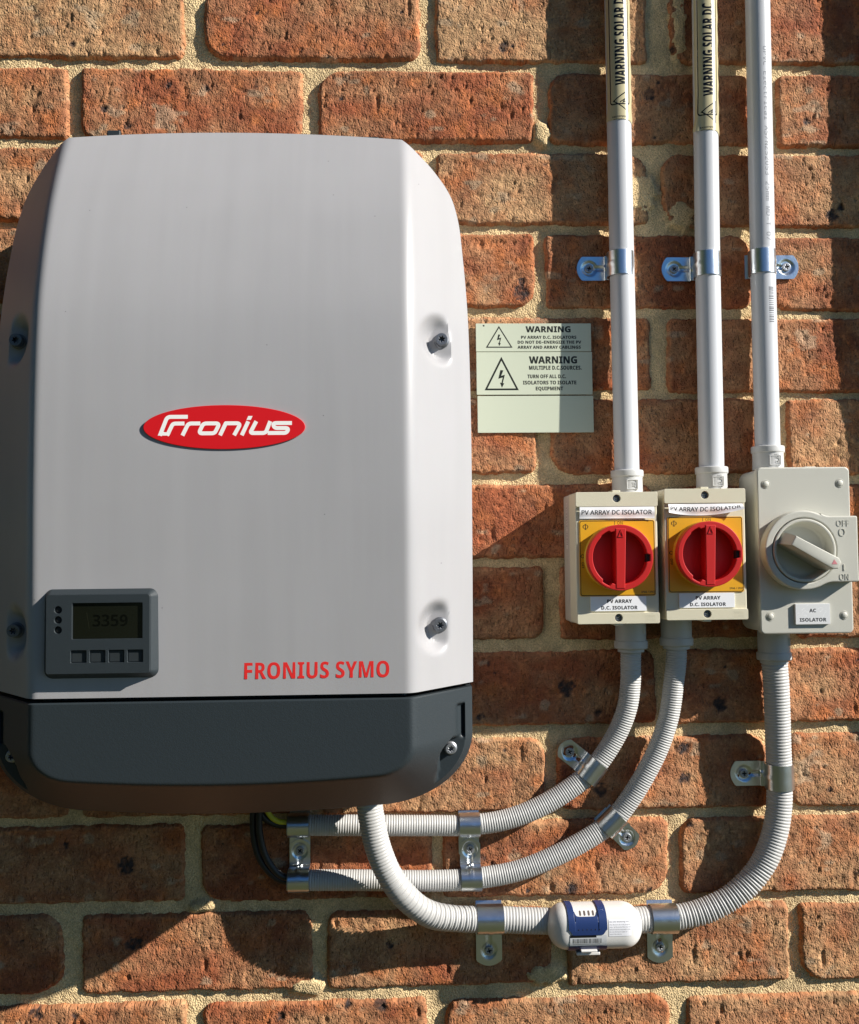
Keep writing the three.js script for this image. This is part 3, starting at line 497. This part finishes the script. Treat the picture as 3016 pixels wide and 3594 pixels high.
// ---------------------------------------------------------------- plain isolator
{
  const T = thing('switch_isolator', 'plain cream-grey isolator with a round dial in the same colour, labelled AC', 'isolator', 840.5, 1491.5);
  part('back_box', [rbox(90, 160, 56, 9, 0.6, 0, 28.4, 5), rbox(12, 3, 20, 1, 12, 81, 40, 2)], M.grey, T);
  part('lid', plate(92, 162, 9, 5, 1.3, 0, 0, 51.5), M.grey, T);
  for (const [x, y] of [[-37.5, 64.5], [36, 65], [-36, -64], [36.8, -63.6]]) part('screw_cap', [lathe([[4.4, 60.3], [4.2, 60.9], [3.6, 60.95], [3.4, 60.5]], 28), lathe([[3.5, 60.3], [3.2, 61.2], [1.8, 61.8], [0, 62]], 28)].map((g) => g.translate(x, y, 0)), M.grey, T);
  // dial plate: a disc with a square lug to one side
  const DX = -7, s = new THREE.Shape(), R = 38; s.moveTo(46, 30.5); s.quadraticCurveTo(46, 32.5, 43.5, 32.5); s.lineTo(19, 32.5); s.quadraticCurveTo(14, 33, 10.5, 35); s.absarc(DX, 0, R, Math.atan2(35, 17.5) - 0.02, Math.PI * 2 - Math.atan2(35, 17.5) + 0.02, false); s.quadraticCurveTo(15, -31.5, 20, -31); s.lineTo(43.5, -31); s.quadraticCurveTo(46, -31, 46, -28.5); s.closePath();
  const hole = new THREE.Path(); hole.absarc(DX + 0.4, -0.4, 31.2, 0, Math.PI * 2, true); s.holes.push(hole);
  part('dial_plate', ext(s, 14, 1.4, 60.2, 3, 40), M.grey, T);
  const letters = [textSolid(fontR, 'OFF', 5.8, 0.6, 12.5).translate(31.5, 25.5, 74), textSolid(fontR, 'O', 7.4, 0.7).translate(30.5, 16.8, 74), rbox(1.5, 6.4, 1.6, 0.3, 31.3, -17, 74, 1), textSolid(fontR, 'ON', 5.8, 0.6, 9.2).translate(31.3, -26, 74)];
  part('embossed_lettering', letters, M.grey, T);
  const K = new THREE.Group(); K.name = 'rotary_dial'; K.position.set((DX + 0.4) / 1000, -0.0004, 0.0602); T.add(K);
  part('dial_ring', lathe([[30.6, 1], [30.6, 14.2], [30, 14.8], [28.2, 14.8], [27.5, 14.2], [25.5, 4.6], [22, 3], [0, 2.6]], 64), M.grey, K);
  const b = new THREE.Shape(); b.moveTo(-27.5, -5.4); b.lineTo(26, -6.6); b.lineTo(30, -3.5); b.lineTo(30, 3.5); b.lineTo(26, 6.6); b.lineTo(-27.5, 5.4); b.closePath();
  const bar = ext(b, 28, 1.2, 3, 3); { const p = bar.attributes.position; for (let i = 0; i < p.count; i++) { const z = p.getZ(i), t = clamp((z - 3) / 28, 0, 1), x = p.getX(i), y = p.getY(i); p.setXYZ(i, x < -20 ? lerp(x, x + 7.5, sstep(0.6, 1, t)) : x, y * lerp(1.25, 0.9, t), z); } bar.computeVertexNormals(); }
  const H = part('handle', toCreasedNormals(bar, 0.5), M.grey, K); H.rotation.z = -0.51;
  const tri = new THREE.Shape([new THREE.Vector2(-2.2, -2.7), new THREE.Vector2(2.6, 0), new THREE.Vector2(-2.2, 2.7)]);
  part('pointer', ext(tri, 0.5, 0.1, 30.7).translate(24.5, 0, 0), M.pink, H);
  const acTex = canvasTex(340, 200, (c, w, h) => { c.fillStyle = '#d9dadb'; c.fillRect(0, 0, w, h); const r = rng(21); c.strokeStyle = 'rgba(255,255,255,0.5)'; for (let i = 0; i < 26; i++) { c.lineWidth = r() * 4; c.beginPath(); const x = r() * w, y = r() * h; c.moveTo(x, y); c.quadraticCurveTo(x + 40 * r(), y - 20, x + 90 * r() - 30, y + 60 * r() - 30); c.stroke(); } c.fillStyle = '#26282b'; drawText(c, 'AC', w * 0.5, 82, 46, 66, 'bold'); drawText(c, 'ISOLATOR', w * 0.5, 172, 46, 262, 'bold'); });
  part('name_label', planarUV(plate(34, 19.8, 3, 0.4, 0.2, 4.6, -62, 60.2), 4.6 - 17, -62 - 9.9, 34, 19.8), std('#ffffff', 0.5, { map: acTex }), T);
}

// ---------------------------------------------------------------- flexible conduits
function flexConduit(name, label, group, pts, R, pitch, gland, coarse) {
  const [x0, y0] = pts[0], T = thing(name, label, 'conduit', x0, y0, 0, group);
  const rnd = rng(Math.round(x0)), jit = Array.from({ length: 40 }, () => rnd());
  part('corrugated_tube', sweep(pts.map(([x, y, z]) => [x - x0, y - y0, z]), (s, L) => { let ph = s / pitch; const k = coarse ? coarse(s / L) : 0; const w = Math.abs(Math.sin(ph * Math.PI)) ** 0.7; return R - (0.75 + 0.3 * k) * (1 - w) - 0.9 * k * (1 - Math.abs(Math.sin(ph * Math.PI * 0.5))) ** 1.5 + 0.2 * k * Math.sin(s / 7.3) + 0.08 * Math.sin(s / 31 + jit[0] * 6); }, pitch / 6, 40), M.flex, T);
  const [gx, gy, gz, gw] = gland;
  part('gland', [latheY([[12, -28], [gw + 1, -28], [gw + 1.4, -26.5], [gw + 1.4, -21], [gw + 0.4, -20], [gw, -19.5], [gw, 0.5]], 48), latheY([[R - 0.5, -31.5], [gw - 2.2, -31.5], [gw - 2, -31], [gw - 2, -28]], 40), rbox(6, 8, 1.2, 0.3, 9, -9, gw - 3.6, 1).rotateY(0.0)].map((g, i) => (i === 2 ? g : g).translate(gx - x0, gy - y0, gz)), M.gland, T);
  return T;
}
flexConduit('flexible_conduit', 'upper thin corrugated conduit, curving from the red-switch isolator nearest the inverter', 'thin corrugated conduits', [[678, 1398, 18.5], [677.5, 1380, 18.5], [676.9, 1359.1, 18], [673.2, 1334.7, 17], [661.5, 1306, 14.5], [637.4, 1272.4, 13], [611.1, 1252.3, 13], [578.7, 1235.1, 13.5], [546.8, 1224.9, 13.5], [513.3, 1220.8, 13], [473.6, 1221.2, 13], [424.6, 1222.4, 13.5], [385.9, 1223.4, 13.5], [343.4, 1224.2, 13], [332.9, 1224.5, 13]], 10.3, 2.5, [678, 1422.5, 18.4, 15.2]);
flexConduit('flexible_conduit', 'lower thin corrugated conduit, curving from the isolator with the curled label', 'thin corrugated conduits', [[724.6, 1400, 18.5], [723.6, 1380, 18.5], [720.6, 1358.6, 18.5], [715.2, 1326, 18], [704.5, 1295, 17], [689.4, 1266.3, 16], [672, 1239.3, 14], [656.2, 1220.8, 13], [629.8, 1203.9, 13.5], [595, 1187.2, 14], [558.3, 1174.3, 13.5], [514.4, 1167.9, 13], [473, 1167.1, 13.5], [424.2, 1168.9, 14], [385.6, 1169.8, 13.5], [343.2, 1170.6, 13], [332.7, 1171, 13]], 10.3, 2.5, [724.4, 1425, 18.4, 15.2]);
flexConduit('flexible_conduit', 'thick corrugated conduit looping from the plain isolator to the underside of the inverter', null, [[823.9, 1386, 18.5], [824.6, 1370, 18.5], [825.3, 1356.8, 18.5], [826.1, 1325, 17.5], [826.6, 1295.4, 16.5], [827.4, 1263.2, 15.5], [826.1, 1234.3, 16], [820.8, 1208.4, 17], [809.7, 1181.9, 18], [792.7, 1159.8, 18], [770.6, 1143.1, 17.5], [746.1, 1131.6, 16], [721.6, 1126.4, 15.5], [704.8, 1125.2, 15.5], [671.6, 1124.6, 16], [636.1, 1124.6, 16], [578.8, 1126.2, 15.5], [532.7, 1128.9, 15.5], [513, 1130.2, 18], [494.3, 1133.6, 23], [476, 1139.4, 30], [461, 1149.7, 37], [445.6, 1166.2, 43], [431.8, 1188.6, 48], [422.7, 1212.4, 50], [418.2, 1233.1, 50.5], [415.3, 1251.6, 51], [414.6, 1275, 51]], 12.7, 3.1, [823.9, 1409, 18.4, 15.6], (t) => sstep(0.27, 0.33, t) * sstep(0.47, 0.4, t) + sstep(0.68, 0.75, t) * sstep(0.93, 0.86, t));

// ---------------------------------------------------------------- saddles
// one-hole saddle: local x runs from the pipe to the tab, local y along the pipe; the strap bends over a pipe of radius R whose centre is h off the wall
function saddle(label, group, x, y, turn, R, h, tab, W, screwAt, layer = 0, hasScrew = true, seed = 1, endR = 0) {
  const T = thing('conduit_saddle', label, 'saddle', x, y, 0, group); T.rotation.z = turn;
  const th = 1.1, ro = R + 0.35, prof = []; // [x, z, along]
  const z0 = 1.0 + layer;
  for (let k = 0; k <= 20; k++) prof.push([lerp(tab, ro + 1.2, k / 20), z0]);
  prof.push([ro + 0.5, z0 + 0.9]); prof.push([ro + 0.1, z0 + 2.4]);
  const a0 = Math.asin(clamp((z0 + 3 - h) / ro, -0.95, 0.2));
  for (let k = 0; k <= 22; k++) { const a = lerp(a0, Math.PI - Math.asin(clamp((2.5 - h) / ro, -0.9, 0)), k / 22); prof.push([Math.cos(a) * ro, h + Math.sin(a) * ro]); }
  prof.push([-ro * 0.98, 0.3]);
  const n = prof.length - 1, nv = 26, len = []; let acc = 0; prof.forEach((p, i) => { if (i) acc += Math.hypot(p[0] - prof[i - 1][0], p[1] - prof[i - 1][1]); len.push(acc); });
  const nrm = prof.map((p, i) => { const a = prof[Math.max(0, i - 1)], b = prof[Math.min(n, i + 1)], dx = b[0] - a[0], dz = b[1] - a[1], l = Math.hypot(dx, dz); return [dz / l, -dx / l]; });
  const half = (i) => { const d = prof[i][0] - tab, e = -d; return i < 20 && e < W * 0.08 ? W / 2 * (0.93 + 0.07 * Math.sin(clamp(e / (W * 0.08), 0, 1) * Math.PI / 2)) : W / 2; };
  const surf = (off) => grid(n, nv, (u, v, i, j) => {
    const t = v * 2 - 1, hw = half(i), q = t * hw; let o = off; const sx = prof[i][0] - screwAt, dr = Math.hypot(sx, q);
    // dished seat round the screw and a stiffening rib running up over the strap
    let e = -1.1 * sstep(8.6, 6.4, dr); const ribIn = sstep(2.9, 1.4, Math.abs(q)); const ribLen = sstep(screwAt - 4, screwAt - 7, prof[i][0]) * sstep(15 + (screwAt - ro), 9 + (screwAt - ro), len[i] - len[0] - (tab - screwAt) + 0); e = Math.max(e, 0) + Math.min(e, 0) - (i < 21 ? 1.2 * ribIn * ribLen : 0) + (i >= 21 && i < 32 ? 0.9 * ribIn * sstep(32, 26, i) : 0);
    o += e; o += 0.12 * (vn(prof[i][0] / 6 + seed, q / 6, seed) - 0.5);
    const pull = i < 12 ? 4.6 * t * t * (1 - i / 12) : 0; return [prof[i][0] - pull + nrm[i][0] * -o * -1, q, prof[i][1] + nrm[i][1] * -o * -1];
  }, (u, v) => [len[Math.round(u * n)] / 60, v * W / 60]);
  const top = surf(th), bot = surf(0); // rim joins the two faces
  const pt = top.attributes.position, pb = bot.attributes.position, rim = []; const idx = (i, j) => j * (n + 1) + i; for (let i = 0; i < n; i++) rim.push([idx(i, 0), idx(i + 1, 0)], [idx(i + 1, nv), idx(i, nv)]); for (let j = 0; j < nv; j++) rim.push([idx(n, j), idx(n, j + 1)], [idx(0, j + 1), idx(0, j)]);
  const rp = []; for (const [a, b] of rim) { const A = [pt.getX(a), pt.getY(a), pt.getZ(a)], B = [pt.getX(b), pt.getY(b), pt.getZ(b)], C = [pb.getX(a), pb.getY(a), pb.getZ(a)], D_ = [pb.getX(b), pb.getY(b), pb.getZ(b)]; rp.push(...A, ...C, ...B, ...B, ...C, ...D_); }
  const rg = new THREE.BufferGeometry(); rg.setAttribute('position', new THREE.Float32BufferAttribute(rp, 3)); rg.computeVertexNormals();
  part('strap', [top, bot, rg], M.zinc, T);
  if (hasScrew) phillips(4.3, 2.4, 'screw', M.screw, T, screwAt, 0, z0 - 0.1, 0.3 + seed);
  return T;
}
const D2R = Math.PI / 180;
saddle('zinc saddle clipping the taped conduit nearest the inverter', 'saddles on the rigid conduits', 675.4, 1786, Math.PI, 12.5, 15, 42.5, 25, 29.6, 0, true, 1);
saddle('zinc saddle clipping the taped conduit that stands between the other two', 'saddles on the rigid conduits', 765.6, 1785.6, Math.PI, 12.5, 15, 43.5, 25, 30.4, 0, true, 2);
saddle('zinc saddle clipping the printed conduit, its tab turned away from the inverter', 'saddles on the rigid conduits', 823.2, 1788, 0, 12.5, 15, 44, 25, 31, 0, true, 3);
saddle('zinc saddle on the bend of the upper thin corrugated conduit, tab pointing up', 'saddles on the corrugated conduits', 637.4, 1272.4, 141 * D2R, 10.4, 13, 38, 22, 26, 0, true, 4);
saddle('zinc saddle on the bend of the lower thin corrugated conduit, tab pointing down', 'saddles on the corrugated conduits', 656.4, 1220.6, -46 * D2R, 10.4, 13, 38, 22, 26, 0, true, 5);
saddle('zinc saddle on the upright run of the thick corrugated conduit', 'saddles on the corrugated conduits', 827.2, 1264, Math.PI, 12.8, 15.6, 45, 25, 31, 0, true, 6);
saddle('zinc saddle over the upper thin conduit, paired by one screw, in the sun', 'saddles on the corrugated conduits', 513.5, 1221, -Math.PI / 2, 10.4, 13, 37, 20.5, 27, 0, false, 7);
saddle('zinc saddle over the lower thin conduit, paired by one screw, in the sun', 'saddles on the corrugated conduits', 514.6, 1168, Math.PI / 2, 10.4, 13, 37, 20.5, 26, 1.3, true, 8);
saddle('zinc saddle over the upper thin conduit, in the shade beside the black cables', 'saddles on the corrugated conduits', 344, 1224.2, -Math.PI / 2, 10.4, 13, 37, 20.5, 27, 0, false, 9);
saddle('zinc saddle over the lower thin conduit, in the shade beside the black cables', 'saddles on the corrugated conduits', 344, 1170.8, Math.PI / 2, 10.4, 13, 37, 20.5, 25.4, 1.3, true, 10);
saddle('zinc saddle on the thick conduit between the hanging loop and the white device', 'saddles on the corrugated conduits', 532.6, 1129, -Math.PI / 2, 12.8, 15.5, 51, 26, 36, 0, true, 11);
saddle('zinc saddle on the thick conduit between the white device and the upward bend', 'saddles on the corrugated conduits', 706, 1125.4, -Math.PI / 2, 12.8, 15.5, 49, 26, 33.5, 0, true, 12);

// ---------------------------------------------------------------- warning signs
const SIGN = '#cbd1bb', INK = '#1d2018';
function hazard(c, x, y, w, h, lw) { c.strokeStyle = INK; c.fillStyle = INK; c.lineWidth = lw; c.lineJoin = 'miter'; c.beginPath(); c.moveTo(x, y - h); c.lineTo(x + w / 2, y); c.lineTo(x - w / 2, y); c.closePath(); c.stroke();
  c.save(); c.translate(x, y - h * 0.12); const s = h / 330; c.scale(s, s); c.beginPath(); [[20, -165], [-12, -168], [-35, -75], [12, -88], [-2, -30], [-18, -34], [2, 22], [28, -26], [12, -27], [36, -118], [-4, -106]].forEach(([a, b], i) => (i ? c.lineTo(a, b) : c.moveTo(a, b))); c.closePath(); c.fill(); c.restore(); }
function sign(name, label, x, y, w, h, draw) {
  const T = thing(name, label, 'sign', x, y - h / 2, 0, 'warning plates beside the inverter'); const k = 12;
  const tex = canvasTex(Math.round(w * k), Math.round(h * k), (c, W, H) => { c.fillStyle = SIGN; c.fillRect(0, 0, W, H); speckle(c, W, H, 300, Math.round(y), 0.08, '120,125,90', 4); draw?.(c, W, H); });
  part('plate', planarUV(plate(w, h, 1.6, 0.5, 0.2, 0, h / 2, 1.6), -w / 2, 0, w, h), std('#ffffff', 0.42, { map: tex }), T);
  part('adhesive_pad', [plate(w - 16, h - 10, 2.2, 1, 0, 0, h / 2, -0.5)], M.hole, T);
}
sign('warning_sign', 'pale green plate with a small triangle and three lines of small print under WARNING', 586.6, 1713.7, 119.6, 29.2, (c, W, H) => {
  hazard(c, W * 0.2, H * 0.845, W * 0.215, H * 0.72, 14); c.fillStyle = INK; drawText(c, 'WARNING', W * 0.63, H * 0.31, H * 0.285, W * 0.395, 'bold'); drawText(c, 'PV ARRAY D.C. ISOLATORS', W * 0.63, H * 0.545, H * 0.145, W * 0.485, 'bold'); drawText(c, 'DO NOT DE\u2013ENERGIZE THE PV', W * 0.635, H * 0.72, H * 0.145, W * 0.555, 'bold'); drawText(c, 'ARRAY AND ARRAY CABLINGS', W * 0.635, H * 0.9, H * 0.145, W * 0.55, 'bold');
  c.beginPath(); c.ellipse(W * 0.068, H * 0.08, 12, 10, 0.5, 0, 7); c.fill();
});
sign('warning_sign', 'pale green plate with a large triangle reading MULTIPLE D.C. SOURCES', 587, 1676.4, 120, 44.2, (c, W, H) => {
  hazard(c, W * 0.215, H * 0.875, W * 0.27, H * 0.72, 22); c.fillStyle = INK; drawText(c, 'WARNING', W * 0.665, H * 0.265, H * 0.225, W * 0.42, 'bold'); drawText(c, 'MULTIPLE D.C.SOURCES.', W * 0.68, H * 0.415, H * 0.125, W * 0.46, 'bold'); drawText(c, 'TURN OFF ALL D.C.', W * 0.605, H * 0.615, H * 0.115, W * 0.335, 'bold'); drawText(c, 'ISOLATORS TO ISOLATE', W * 0.63, H * 0.76, H * 0.115, W * 0.465, 'bold'); drawText(c, 'EQUIPMENT', W * 0.625, H * 0.9, H * 0.115, W * 0.24, 'bold');
});
sign('blank_sign', 'blank pale plate, lowest of the stacked plates beside the inverter', 587.6, 1634, 120, 38);

// ---------------------------------------------------------------- clamp-on monitoring device
{
  const T = thing('monitoring_device', 'white pill-shaped sensor with dark blue band clamped on the thick corrugated conduit', 'sensor', 634.6, 1124.2, 0);
  const HL = 47, HY = 20.6, HZ = 20, ZC = 24;
  const radiusAt = (x) => { const l = x < 0 ? 19 : 21, e = Math.max(0, Math.abs(x) - (HL - l)) / l; return Math.sqrt(Math.max(0, 1 - e ** 2.3)); };
  const at = (x, a, off = 0) => { const k = radiusAt(x), c = Math.cos(a), s = Math.sin(a), ex = 2.7, q = (Math.abs(c) ** ex + Math.abs(s) ** ex) ** (-1 / ex); return [x, (HY * k + off) * s * q, ZC + (HZ * k + off) * c * q]; }; // a: 0 faces out, 90 deg up
  part('body', grid(72, 64, (u, v) => { const t = u * 2 - 1, x = HL * Math.sin(t * Math.PI / 2); return at(x, v * Math.PI * 2); }), M.devWhite, T);
  const patch = (x0, x1, a0, a1, off, n = 16) => grid(n, n, (u, v) => at(lerp(x0, x1, u), lerp(a0, a1, v), off), (u, v) => [u, v]);
  const ang = (y) => { let lo = -Math.PI / 2, hi = Math.PI / 2; for (let i = 0; i < 40; i++) { const m = (lo + hi) / 2; at(0, m)[1] < y ? lo = m : hi = m; } return lo; };
  const A = ang(14.2), B = ang(-1.6), T_ = 2.6, Bt = -2.5, o = 0.9;
  const cut = (x) => { const e = Math.abs((x + 10.9) / 11.5); return e > 1 ? T_ : lerp(A + 0.1 * e ** 6, T_, e > 0.985 ? 1 : 0) + (e > 0.8 ? 0.16 * ((e - 0.8) / 0.2) ** 2 : 0); };
  const low = (x) => B + 0.22 * sstep(-24, -28.7, x) + 0.22 * sstep(4, 8.8, x);
  part('blue_band', [grid(80, 30, (u, v) => { const x = lerp(-28.7, 8.8, u); return at(x, lerp(low(x), cut(x), v), o); }), patch(-28.7, 8.8, Bt, ang(-12.4), o)], M.devBlue, T);
  for (let k = 0; k < 4; k++) part('vent_slot', grid(6, 8, (u, v) => { const t = Math.abs(v * 2 - 1), hw = 0.95 * Math.sqrt(Math.max(0.02, 1 - Math.max(0, (t - 0.6) / 0.4) ** 2)); return at(-16.4 + k * 4.2 + (u * 2 - 1) * hw, lerp(ang(15.0), ang(18.6), v), 0.12); }), M.slot, T);
  const bar = canvasTex(380, 110, (c, w, h) => { c.fillStyle = '#c9cbcd'; c.fillRect(0, 0, w, h); c.fillStyle = '#15161a'; c.fillRect(0, 0, w * 0.72, 26); const r = rng(17); let x = 26; while (x < w - 60) { const b = 2 + r() * 6; c.fillRect(x, 36, b, 46); x += b + 2 + r() * 6; } c.globalAlpha = 0.6; c.fillRect(26, 90, w - 90, 5); });
  part('barcode_sticker', patch(-27.5, 8, ang(-12.3), ang(-1.7), 0.35), std('#ffffff', 0.35, { map: bar }), T);
  const lab = canvasTex(460, 320, (c, w, h) => { c.fillStyle = '#e9e9ee'; c.fillRect(0, 0, w, h); c.fillStyle = '#3a3c44'; c.font = 'bold 34px sans-serif'; c.fillText('AGL Solar Monitoring Trial', 12, 52, 400); c.font = '33px sans-serif'; ['This device is for trial purposes', 'only.  At the end of the trial the', 'device must be returned to AGL.', 'Do not attempt to open or', 'repair this device.'].forEach((s, i) => c.fillText(s, 12, 104 + i * 46, i === 4 ? 250 : i === 3 ? 360 : 436)); });
  part('information_label', patch(10.4, 32.4, ang(-3.6), ang(11.6), 0.25), std('#ffffff', 0.45, { map: lab }), T);
  part('latch', [rbox(23, 3, 8, 0.8, -8.8, -22.2, ZC + 10, 2), rbox(16, 2.2, 4, 0.8, -9, -17.6, ZC + 17.4, 2)], M.devWhite, T);
  for (let k = 0; k < 6; k++) part('rivet_dot', lathe([[0.5, 0], [0.4, 0.35], [0, 0.4]], 10).translate(-19 + k * 4.1, 3.6, ZC + HZ + 0.8), M.hole, T);
}

// ---------------------------------------------------------------- cables under the inverter
const cable = (name, label, mat, pts, r) => { const [x0, y0] = pts[0], T = thing(name, label, 'cable', x0, y0, 0, 'cables leaving the thin conduits'); part('sheath', sweep(pts.map(([x, y, z]) => [x - x0, y - y0, z]), () => r, 3, 16), mat, T); };
cable('black_cable', 'outer black cable looping from the lower thin conduit up behind the inverter', M.black, [[338, 1168.6, 12], [325.4, 1171.3, 13], [314.1, 1180.2, 14], [304.6, 1195, 15], [300.2, 1213.5, 16], [299.4, 1228, 17], [301, 1262, 19]], 3.3);
cable('black_cable', 'inner black cable looping from the lower thin conduit up behind the inverter', M.black, [[338, 1173, 14], [328, 1175.6, 16], [319.5, 1183.7, 18], [311.6, 1197.6, 19], [307.4, 1213.3, 20], [306, 1228, 21], [308, 1262, 22]], 3.3);
cable('black_cable', 'short black cable turning from the upper thin conduit up behind the inverter', M.black, [[338, 1224, 13], [322, 1226, 14], [311.5, 1232, 16], [305, 1243, 18], [304, 1264, 20]], 3.3);
cable('green_yellow_cable', 'short green and yellow cable end at the upper thin conduit', M.yellowCable, [[338, 1228.8, 18], [326, 1229.6, 19], [318.5, 1234, 20], [313, 1243, 20], [311, 1264, 20]], 2.6);

renderer.render(scene, camera);
